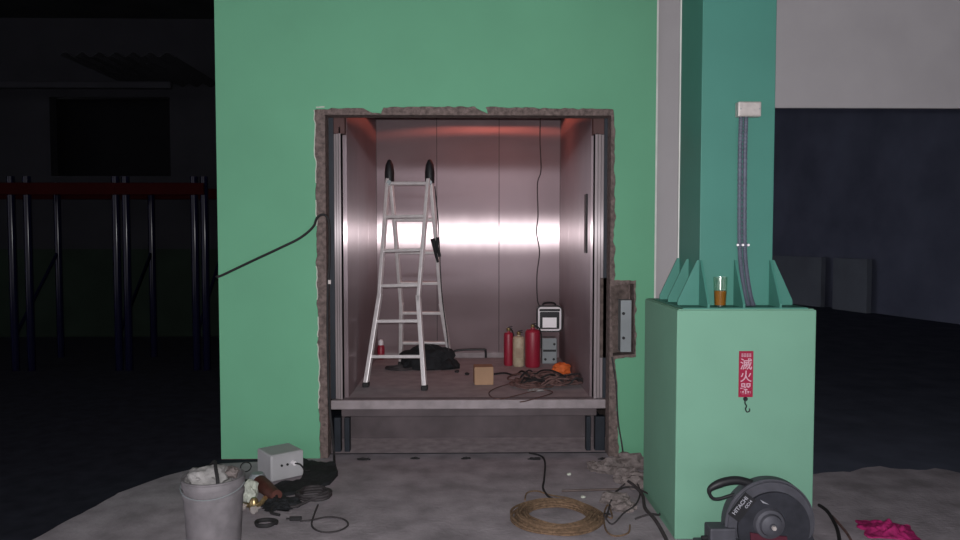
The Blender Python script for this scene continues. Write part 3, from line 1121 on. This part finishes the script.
lump(bm, (c.x, c.y + 0.06, ZF + 0.045), 0.075, 0.06, 0.055, 0.45, 2.4, 8.8, 3, ZF)
single('orange_rag', bm, M['orange'], 'bright orange crumpled rag on top of the tangled cords', 'rag', sm=True)
c = UZ(536, 391, ZF)
bm = BM()
lump(bm, (c.x, c.y, ZF + 0.008), 0.06, 0.03, 0.012, 0.4, 2, 2.2, 3, ZF)
single('paper_scrap', bm, M['rag'], 'pale paper scrap at the front of the tangled cords', 'paper')

# ------------------------------------------------------------------ cable over the wall to the jamb
bm = BM()
pts = [(WL - 0.013, 7.6, 0.9), (WL - 0.013, 6.4, 1.15), (WL - 0.013, 5.6, 1.27)]
for a, b, y in ((217.6, 277, YW + 0.03), (217.8, 276.3, YW - 0.012), (221.5, 275.5, YW - 0.016), (250, 262, YW - 0.015), (280, 248, YW - 0.015), (300, 238, YW - 0.016), (313, 227, YW - 0.018), (317, 218, YW - 0.022), (323, 214.5, YW - 0.02), (328, 219, YW - 0.012), (329.5, 232, YW - 0.010), (329.5, 260, YW - 0.01), (328, 285, YW - 0.01), (327.5, 320, YW - 0.012), (328, 360, YW - 0.012), (329, 400, YW - 0.012), (332, 430, YW - 0.014), (334, 455, YW - 0.014)):
    pts.append(U(a, b, y))
pts.append(UZ(334, 472, 0.012))
pts.append(UZ(330, 482, 0.012))
tube(bm, smooth(pts, 6), 0.009, 8)
single('power_cable', bm, M['rubber'], 'black cable slung across the green wall and down the left jamb', 'cable')
# small pale tag on the cable
c = U(329.5, 282, YW - 0.024)
bm = BM()
box(bm, c.x - 0.010, c.x + 0.010, YW - 0.026, YW - 0.019, c.z - 0.015, c.z + 0.015, 0.002)
single('cable_clip', bm, M['jbox'], 'tiny pale clip on the cable at the left jamb', 'clip')
bm = BM()
pts = [U(612, 357, YW - 0.012), U(616, 385, YW - 0.012), U(618, 420, YW - 0.012), U(622, 445, YW - 0.014), UZ(624, 462, 0.01)]
tube(bm, smooth(pts, 8), 0.006, 6)
single('jamb_wire', bm, M['cordgrey'], 'thin dark wire running down from the call button cavity', 'wire')

# ------------------------------------------------------------------ floor, left foreground
c = UZ(213.5, 490, 0.3)
YBk = 3.80
bx = U(213.5, 490, YBk).x
t = thing('paint_bucket', (bx, YBk, 0), 'dirty white plastic bucket of rags at the lower left', 'bucket')
bm = BM()
lathe(bm, [(0.001, 0.0), (0.125, 0.0), (0.130, 0.01), (0.146, 0.285), (0.152, 0.288), (0.152, 0.305), (0.147, 0.31), (0.148, 0.335), (0.155, 0.338), (0.155, 0.355), (0.150, 0.368), (0.156, 0.372), (0.156, 0.380), (0.146, 0.380), (0.142, 0.30), (0.124, 0.015), (0.001, 0.015)], 40)
link('pail', bm, M['bucket'], t, world=False, sm=True)
bm = BM()
pts = [Vector((0.158 * math.cos(a), 0.158 * math.sin(a) - 0.0, 0.345 - 0.04 * math.sin(a - PI) * 1.0)) for a in [PI + k / 16 * PI for k in range(17)]]
tube(bm, pts, 0.003, 6)
link('bail', bm, M['midgrey'], t, world=False)
bm = BM()
lump(bm, (bx - 0.03, YBk + 0.01, 0.36), 0.105, 0.10, 0.065, 0.35, 1.8, 4.4, 4)
single('crumpled_rag', bm, M['rag'], 'crumpled dusty grey rag stuffed in the white bucket', 'rag', sm=True)
bm = BM()
tube(bm, smooth([(bx - 0.04, YBk + 0.06, 0.40), (bx + 0.0, YBk + 0.02, 0.445), (bx + 0.03, YBk - 0.05, 0.43), (bx + 0.055, YBk - 0.10, 0.385), (bx + 0.058, YBk - 0.115, 0.34)], 6), 0.009, 8)
single('black_hose', bm, M['rubber'], 'short black hose arching out of the white bucket', 'hose')
bm = BM()
lump(bm, (bx + 0.085, YBk + 0.04, 0.385), 0.035, 0.05, 0.028, 0.4, 2, 6.4, 3)
single('plaster_lump', bm, M['rubble'], 'dark lump resting at the right rim inside the bucket', 'rubble')

# grey enclosure on the floor by the wall
c = UZ(284, 482, 0)
t = thing('electrical_enclosure', (UZ(281, 474, 0).x, 4.99, 0), 'light grey square electrical enclosure standing on the floor by the wall', 'electrical box', rz=0.66)
bm = BM()
box(bm, -0.115, 0.115, -0.115, 0.115, 0.0, 0.175, 0.012)
link('housing', bm, M['lightgrey'], t, world=False)
bm = BM()
box(bm, -0.108, 0.108, -0.122, -0.114, 0.006, 0.169, 0.004)
fp = link('front_cover', bm, M['lightgrey'], t, world=False)
for x in (-0.045, -0.005):
    bm = BM()
    lathe(bm, [(0.008, -0.127), (0.008, -0.121)], 12, (x, 0, 0.10), 'Y')
    link('cable_hole', bm, M['black'], t, world=False)
bm = BM()
lathe(bm, [(0.014, -0.150), (0.016, -0.121)], 14, (0.035, 0, 0.105), 'Y')
link('cable_gland', bm, M['white'], t, world=False)
bm = BM()
tube(bm, smooth([(0.035, -0.145, 0.105), (0.06, -0.17, 0.10), (0.085, -0.17, 0.07), (0.10, -0.16, 0.045), (0.14, -0.15, 0.04)], 5), 0.006, 6)
link('pigtail', bm, M['rubber'], t, world=False)

# black plastic sheet/bag around the enclosure
bm = BM()
poly = [UZ(a, b) for a, b in ((300, 463), (318, 464), (336, 468), (338, 476), (330, 485), (312, 491), (290, 496), (272, 498), (266, 491), (278, 487), (300, 483), (304, 476))]
top = [bm.verts.new((p.x, p.y, 0.002)) for p in poly]
f = bm.faces.new(top)
bmesh.ops.triangulate(bm, faces=[f])
bmesh.ops.subdivide_edges(bm, edges=bm.edges[:], cuts=5, use_grid_fill=True)
ex = bmesh.ops.extrude_face_region(bm, geom=bm.faces[:])
for v in ex['geom']:
    if isinstance(v, bmesh.types.BMVert):
        v.co.z = 0.022 + 0.03 * max(0, noise.noise(v.co * 9)) + 0.012 * noise.noise(v.co * 25)
single('black_plastic_bag', bm, M['blackcloth'], 'flattened black plastic bag on the floor beside the grey enclosure', 'bag', sm=True)

# angle grinder with rusty red body
c = UZ(266, 497, 0)
t = thing('angle_grinder', (c.x, c.y, 0.0), 'dark red angle grinder lying in front of the grey enclosure', 'power tool', rz=2.2)
t.scale = (1.2, 1.2, 1.2)
bm = BM()
tube(bm, smooth([(-0.14, 0, 0.045), (-0.06, 0, 0.045), (0.02, 0, 0.05), (0.08, 0, 0.05)], 5), lambda s: 0.030 + 0.012 * s, 12)
link('body', bm, M['rust'], t, world=False, sm=True)
bm = BM()
lathe(bm, [(0.030, 0.02), (0.042, 0.03), (0.042, 0.075), (0.030, 0.095)], 16, (0.115, 0, 0))
link('gear_head', bm, M['midgrey'], t, world=False, sm=True)
bm = BM()
lathe(bm, [(0.062, 0.008), (0.062, 0.014)], 28, (0.115, 0, 0))
link('disc', bm, M['rod'], t, world=False)
bm = BM()
tube(bm, [(0.11, 0.04, 0.06), (0.11, 0.15, 0.07)], 0.014, 10)
link('side_handle', bm, M['black'], t, world=False)
bm = BM()
tube(bm, smooth([(-0.14, 0, 0.045), (-0.19, 0.02, 0.03), (-0.24, 0.07, 0.010), (-0.30, 0.05, 0.008)], 5), 0.007, 8)
link('power_cord', bm, M['rubber'], t, world=False)

c = UZ(279, 506, 0)
bm = BM()
lump(bm, (c.x, c.y, 0.012), 0.10, 0.085, 0.035, 0.6, 2.4, 12.3, 4, 0.0)
single('oily_rag', bm, M['blackcloth'], 'dark oily rag on the floor right of the red angle grinder', 'rag', sm=True)
# brass gas fittings and hose
c = UZ(254, 512, 0)
t = thing('gas_torch', (c.x, c.y, 0), 'brass gas torch valve beside the bucket on the floor', 'torch', rz=-0.5)
bm = BM()
tube(bm, smooth([(-0.10, 0, 0.03), (-0.03, 0, 0.035), (0.04, 0, 0.05), (0.09, 0, 0.10)], 5), 0.014, 10)
link('tube', bm, M['brass'], t, world=False, sm=True)
bm = BM()
lathe(bm, [(0.024, 0.0), (0.028, 0.03), (0.024, 0.06), (0.012, 0.075)], 14, (0.0, 0, 0.01))
link('valve', bm, M['brass'], t, world=False, sm=True)
for x in (-0.05, 0.045):
    bm = BM()
    lathe(bm, [(0.022, -0.055), (0.022, -0.035), (0.008, -0.03), (0.008, 0.0)], 12, (x, 0, 0.035), 'Y')
    link('knob', bm, M['jbox'], t, world=False, sm=True)
c = UZ(248, 500, 0)
bm = BM()
lump(bm, (c.x + 0.01, c.y, 0.05), 0.05, 0.06, 0.075, 0.35, 2, 9.1, 3, 0.0)
single('plaster_chunk', bm, M['plaster'], 'pale broken plaster chunk between bucket and grinder', 'rubble')
c = UZ(266, 526, 0)
bm = BM()
pts = [(c.x + 0.055 * math.cos(a) * (1 + 0.1 * math.sin(3 * a)), c.y + 0.05 * math.sin(a), 0.012 + 0.012 * k / 30) for k, a in enumerate([j / 30 * 4 * PI for j in range(31)])]
tube(bm, smooth(pts, 3), 0.009, 8)
single('short_hose', bm, M['rubber'], 'short dark hose curled on the floor right of the bucket', 'hose')
c = UZ(246, 476, 0)
bm = BM()
pts = [(c.x + 0.032 * math.cos(a), c.y + 0.01 * math.cos(a), 0.05 + 0.032 * math.sin(a) + 0.012) for a in [j / 20 * 2 * PI for j in range(20)]]
tube(bm, pts, 0.004, 6, True)
tube(bm, [(c.x - 0.02, c.y, 0.036), (c.x - 0.07, c.y - 0.02, 0.004)], 0.004, 6)
single('wire_ring', bm, M['rubber'], 'small dark wire ring standing up behind the bucket', 'ring')
# hose coil
c = UZ(314, 498, 0)
bm = BM()
pts = []
for k in range(70):
    a = k / 70 * 2 * PI * 4
    R0 = 0.095 + 0.012 * math.sin(k * 0.9)
    pts.append((c.x + R0 * math.cos(a), c.y + R0 * 0.95 * math.sin(a), 0.010 + 0.009 * (k / 17.5)))
pts += [(c.x - 0.06, c.y - 0.16, 0.012), (c.x - 0.10, c.y - 0.17, 0.01)]
tube(bm, smooth(pts, 3), 0.009, 8)
single('hose_coil', bm, M['cordgrey'], 'coiled dark grey hose on the floor in front of the black bag', 'hose')
c = UZ(328, 524, 0)
bm = BM()
pts = [UZ(a, b, 0.006) for a, b in ((300, 521), (312, 520), (328, 517), (343, 519), (348, 525), (338, 531), (322, 532), (312, 526), (314, 515), (318, 505))]
tube(bm, smooth(pts, 7), 0.0055, 6)
t = single('thin_wire', bm, M['cordgrey'], 'thin wire loop on the bare floor left of centre', 'wire')
bm = BM()
p = UZ(296, 521, 0)
tube(bm, [(p.x - 0.035, p.y, 0.014), (p.x + 0.03, p.y, 0.014)], 0.013, 10)
tube(bm, [(p.x - 0.035, p.y, 0.014), (p.x - 0.055, p.y, 0.014)], 0.005, 6)
single('cable_plug', bm, M['rubber'], 'black cable plug at the end of the thin wire loop', 'plug')

# debris along the threshold
for i, (a, b, s, lab) in enumerate(((364, 460, 0.022, 'dark debris scrap on the threshold line, leftmost'), (415, 459, 0.016, 'dark debris scrap on the threshold line left of centre'), (466, 459, 0.018, 'dark debris scrap at the middle of the threshold line'), (535, 459.5, 0.026, 'dark debris scrap on the threshold where the thin cable begins'), (602, 459.5, 0.014, 'dark debris scrap at the right end of the threshold'))):
    c = UZ(a, b, 0)
    bm = BM()
    lump(bm, (c.x, c.y, 0.004), s * 1.7, s * 0.6, 0.010, 0.9, 2.6, i * 1.3, 3, 0.0)
    single('debris_scrap', bm, M['rubber'], lab, 'debris', 'dark scraps along the lift threshold')

# ------------------------------------------------------------------ floor, centre and right
c = UZ(557, 519, 0)
bm = BM()
pts = []
n = 16 * 26
for k in range(n):
    a = k / 26 * 2 * PI
    turn = k // 26
    R0 = 0.172 + 0.0155 * (turn % 6) + 0.014 * noise.noise(Vector((k * 0.17, 1, 2)))
    z = 0.009 + 0.014 * (turn // 6) + 0.006 * noise.noise(Vector((k * 0.3, 5, 2)))
    pts.append((c.x + R0 * math.cos(a) * 1.02, c.y + R0 * math.sin(a), max(0.008, z)))
tube(bm, smooth(pts, 2), 0.0075, 6)
RC = single('rope_coil', bm, M['straw'], 'thick straw coloured rope coil on the floor in front of the lift', 'rope')
bm = BM()
pts = [UZ(a, b, 0.007) for a, b in ((529, 453), (541, 456), (545, 463), (544, 480), (543, 488), (548, 496), (556, 500))]
tube(bm, smooth(pts, 8), 0.007, 6)
single('dark_cable', bm, M['rubber'], 'thin dark cable running from the threshold to the rope coil', 'cable')
bm = BM()
pts = [UZ(a, b, 0.006) for a, b in ((525, 500), (527, 493), (537, 491), (550, 495), (575, 500), (600, 512), (612, 518), (608, 505), (604, 515), (606, 530), (615, 536), (628, 533), (630, 525))]
tube(bm, smooth(pts, 7), 0.005, 6)
link('loose_end', bm, M['straw'], RC)
bm = BM()
a, b = UZ(562, 491, 0.008), UZ(622, 489, 0.008)
tube(bm, [a, b], 0.008, 8)
single('steel_rod', bm, M['rod'], 'straight rusty steel rod on the floor behind the rope coil', 'rod')
# rubble against pedestal
rub = [(600, 472, 0.07, 'grey slab of rubble furthest left in the pile by the pedestal'), (612, 474, 0.09, 'dark rubble block behind the steel rod end'), (622, 468, 0.08, 'rubble lump against the green wall at the jamb foot'),
       (633, 470, 0.11, 'large rubble lump beside the green pedestal'), (628, 483, 0.09, 'rubble lump in the middle of the pile by the pedestal'), (638, 488, 0.10, 'rubble lump touching the pedestal corner'),
       (615, 505, 0.075, 'dark rubble lump right of the rope coil'), (625, 512, 0.07, 'dark rubble lump under the wires near the pedestal'), (592, 466, 0.035, 'small rubble chip nearest the lift threshold')]
for i, (a, b, s, lab) in enumerate(rub):
    c = UZ(a, b, 0)
    bm = BM()
    lump(bm, (c.x, c.y + s * 0.4, s * 0.30), s, s * 0.7, s * 0.62, 0.5, 1.8, i * 2.1, 3, 0.0)
    single('rubble_chunk', bm, M['rubble'], lab, 'rubble', 'rubble heaped beside the pedestal')
for i, (a, b) in enumerate(((569, 475, ), (583, 498))):
    c = UZ(a, b, 0)
    bm = BM()
    lump(bm, (c.x, c.y, 0.006), 0.016, 0.012, 0.010, 0.3, 2, i, 2, 0)
    single('white_chip', bm, M['plaster'], ('white chip on the floor just inside the threshold', 'white chip on the floor behind the rope coil')[i], 'debris')
# wires by the pedestal
wires = [([(606, 520), (615, 500), (630, 492), (645, 498), (658, 508), (660, 518), (650, 522), (635, 520)], 0.006, 'thin wire loop lying left of the pedestal foot'),
         ([(617, 478), (630, 490), (642, 500), (645, 515), (655, 528), (665, 542), (672, 556)], 0.010, 'thick dark cable running from the rubble toward the viewer'),
         ([(618, 490), (632, 487), (640, 495), (636, 510), (624, 520), (612, 528), (604, 522), (610, 515)], 0.005, 'thin wire coiled over the rubble by the pedestal')]
for pts, r, lab in wires:
    bm = BM()
    P = [UZ(a, b, 0) for a, b in pts]
    for i, p in enumerate(P):
        p.z = r + 0.01 + 0.03 * abs(math.sin(i * 1.3))
    P[0].z = P[-1].z = r
    tube(bm, smooth(P, 7), r, 6)
    single('electric_wire', bm, M['cordgrey'], lab, 'wire', 'wires beside the pedestal')

# ------------------------------------------------------------------ cut-off saw
YS = YP - 0.26
sc = U(768, 522, YS)
t = thing('cutoff_saw', (sc.x, YS + 0.03, 0), 'dark grey abrasive cut-off saw on the floor before the mint pedestal', 'power saw')
sx0 = U(707, 540, YS).x
bm = BM()
box(bm, sx0 - 0.01, sc.x + 0.25, YS - 0.10, YS + 0.20, 0.0, 0.035, 0.006)
link('base', bm, M['saw'], t)
bm = BM()
box(bm, sx0 + 0.0, sx0 + 0.13, YS - 0.05, YS + 0.05, 0.035, U(720, 529, YS - 0.05).z, 0.008)
link('vise', bm, M['saw'], t)
bm = BM()
tube(bm, [(sx0 - 0.03, YS - 0.01, U(706, 537, YS).z), (sx0 + 0.02, YS - 0.01, U(706, 537, YS).z)], 0.012, 10)
link('vise_screw', bm, M['black'], t)
R0 = 46 * YS / F
sz = sc.z
# guard: half disc with thick rim
arc = [(sc.x + R0 * math.cos(a), sz + R0 * math.sin(a)) for a in [(-18 + k * (205 / 36)) / 180 * PI for k in range(37)]]
bm = BM()
prism(bm, arc + [(sc.x - R0 * 0.55, sz - 0.10), (sc.x + R0 * 0.75, sz - 0.10)], YS - 0.035, YS + 0.045)
bmesh.ops.bevel(bm, geom=[e for e in bm.edges if len(e.link_faces) == 2 and e.calc_face_angle(0) > 0.7], offset=0.012, segments=3, affect='EDGES')
gd = link('blade_guard', bm, M['saw'], t, sm=True)
bm = BM()
R1 = R0 * 0.80
arc = [(sc.x + 0.01 + R1 * math.cos(a), sz - 0.012 + R1 * math.sin(a)) for a in [(-25 + k * (230 / 36)) / 180 * PI for k in range(37)]]
prism(bm, arc, YS - 0.05, YS - 0.034)
link('guard_face', bm, M['sawdark'], gd, sm=True)
bm = BM()
lathe(bm, [(0.001, -0.105), (0.014, -0.105), (0.016, -0.095), (0.034, -0.092), (0.050, -0.085), (0.056, -0.07), (0.070, -0.066), (0.078, -0.05)], 32, (sc.x - 0.015, YS, sz + 0.012), 'Y')
link('hub_cover', bm, M['saw'], t, sm=True)
bm = BM()
lathe(bm, [(0.001, -0.117), (0.011, -0.117), (0.012, -0.104)], 6, (sc.x - 0.015, YS, sz + 0.012), 'Y')
link('hub_bolt', bm, M['jbox'], t)
bm = BM()
lathe(bm, [(0.165, 0.046), (0.165, 0.049)], 48, (sc.x, YS, sz + 0.005), 'Y')
link('abrasive_disc', bm, M['rod'], t)
bm = BM()
prism(bm, [(sc.x - 0.11, sz - 0.03), (sc.x + 0.0, sz - 0.045), (sc.x + 0.07, sz - 0.05), (sc.x + 0.08, sz - 0.12), (sc.x - 0.10, sz - 0.12)], YS - 0.06, YS - 0.034)
link('spark_shield', bm, M['sawred'], t)
# motor behind and arm to the pivot
bm = BM()
lathe(bm, [(0.06, 0.05), (0.072, 0.07), (0.072, 0.18), (0.05, 0.20)], 24, (sc.x, YS, sz + 0.02), 'Y')
link('motor', bm, M['sawdark'], t, sm=True)
bm = BM()
prism(bm, [(sc.x + 0.10, sz + 0.02), (sc.x + 0.19, sz - 0.01), (sc.x + 0.222, 0.10), (sc.x + 0.225, 0.035), (sc.x + 0.12, 0.035)], YS - 0.03, YS + 0.06)
link('pivot_arm', bm, M['sawdark'], t)
# D handle
hp = [U(a, b, YS) for a, b in ((752, 484), (738, 480.5), (725, 482), (713, 487), (709.5, 492), (713, 498.5), (720, 499), (730, 496), (738, 494))]
hp = [Vector((p.x, YS + 0.005, p.z)) for p in hp]
bm = BM()
n_ = len(smooth(hp, 5))
tube(bm, smooth(hp, 5), lambda s: 0.021 - 0.013 * max(0, min(1, (s - 0.30) * 4)), 10)
link('handle', bm, M['black'], t, sm=True)
# name plate with two lines of pale lettering
pc = U(742, 507, YS - 0.05)
ang = math.radians(52)
bm = BM()
ux, uz = math.cos(ang), math.sin(ang)
cs = Vector((pc.x, 0, pc.z))
pts = []
for s1, s2 in ((-1, -1), (1, -1), (1, 1), (-1, 1)):
    q = cs + Vector((ux, 0, uz)) * (s1 * 0.068) + Vector((-uz, 0, ux)) * (s2 * 0.033)
    pts.append((q.x, q.z))
prism(bm, pts, YS - 0.056, YS - 0.049)
npx = link('name_plate', bm, M['black'], t)
bm = BM()
Rm = Matrix.Rotation(-ang, 4, 'Y') @ RX
o1 = cs + Vector((-uz, 0, ux)) * 0.014
textmesh(bm, 'HITACHI', 0.027, Matrix.Translation((o1.x, YS - 0.0565, o1.z)) @ Rm, 0.0008, 0.0006)
o2 = cs + Vector((uz, 0, -ux)) * 0.014 + Vector((ux, 0, uz)) * 0.03
textmesh(bm, 'CC14', 0.019, Matrix.Translation((o2.x, YS - 0.0565, o2.z)) @ Rm, 0.0008, 0.0006)
link('lettering', bm, M['letter'], npx)
bm = BM()
q = U(764, 502, YS - 0.05)
prism(bm, [(q.x - 0.02, q.z + 0.012), (q.x + 0.024, q.z - 0.012), (q.x - 0.006, q.z - 0.004)], YS - 0.053, YS - 0.049)
link('sticker', bm, M['letter'], gd)

# ------------------------------------------------------------------ right foreground
wr = [([(819, 505), (827, 511), (834, 522), (838, 532), (840, 545), (842, 560)], 0.010, 'thick dark cable curving over the floor right of the pedestal'),
      ([(832, 516), (841, 526), (848, 535), (853, 545), (858, 560)], 0.007, 'thinner reddish cable right of the thick dark cable')]
for i, (pts, r, lab) in enumerate(wr):
    bm = BM()
    tube(bm, smooth([UZ(a, b, r) for a, b in pts], 8), r, 8)
    single('floor_cable', bm, M['rubber'] if i == 0 else M['cordbrown'], lab, 'cable')
bm = BM()
c = UZ(886, 531, 0)
g = bmesh.ops.create_grid(bm, x_segments=36, y_segments=30, size=0.5)
for v in bm.verts:
    x, y = v.co.x, v.co.y
    r_ = math.hypot(x, y)
    k = noise.noise(Vector((x * 4, y * 4, 1))) * 0.25
    v.co.x = x * 0.25 * (1 + k) + 0.05 * y
    v.co.y = y * 0.22 * (1 + k) - 0.18 * x * (0.25 if x < 0 else 0.6)
    v.co.z = 0.010 + 0.040 * max(0, 1 - (r_ / 0.5) ** 2) * (0.5 + abs(noise.noise(Vector((x * 5, y * 5, 4)))) * 1.5) + 0.006 * noise.noise(Vector((x * 9, y * 9, 2)))
    v.co += Vector((c.x, c.y, 0))
ex = bmesh.ops.extrude_face_region(bm, geom=bm.faces[:])
for v in ex['geom']:
    if isinstance(v, bmesh.types.BMVert):
        v.co.z = max(0.001, v.co.z - 0.012)
for v in bm.verts:
    v.co.z = max(0.001, v.co.z)
single('magenta_cloth', bm, M['pink'], 'crumpled magenta cloth on the dusty floor at the lower right', 'cloth', sm=True)

# ------------------------------------------------------------------ light
fd = bpy.data.lights.new('camera_flash', 'AREA')
fd.shape = 'DISK'
fd.size = 0.03
fd.energy = 182
fd.color = (1.0, 0.985, 1.0)
fo = bpy.data.objects.new('camera_flash', fd)
COL.objects.link(fo)
fo.location = CAM + Vector((0.0, -0.01, 0.05))
fo.rotation_euler = cam.rotation_euler

W = bpy.data.worlds.new('world')
S.world = W
W.use_nodes = True
bg = W.node_tree.nodes['Background']
sky = W.node_tree.nodes.new('ShaderNodeTexGradient')
bg.inputs['Color'].default_value = (0.76, 0.74, 0.81, 1)
W.node_tree.nodes.remove(sky)
bg.inputs['Strength'].default_value = 2.2  # sky raised to feed the added hall openings

S.view_settings.view_transform = 'Standard'
S.view_settings.look = 'None'
S.view_settings.gamma = 1
S.view_settings.exposure = 0
S.view_settings.use_curve_mapping = False
S.cycles.use_denoising = True
S.cycles.max_bounces = 8
S.cycles.caustics_reflective = True
S.cycles.sample_clamp_indirect = 4
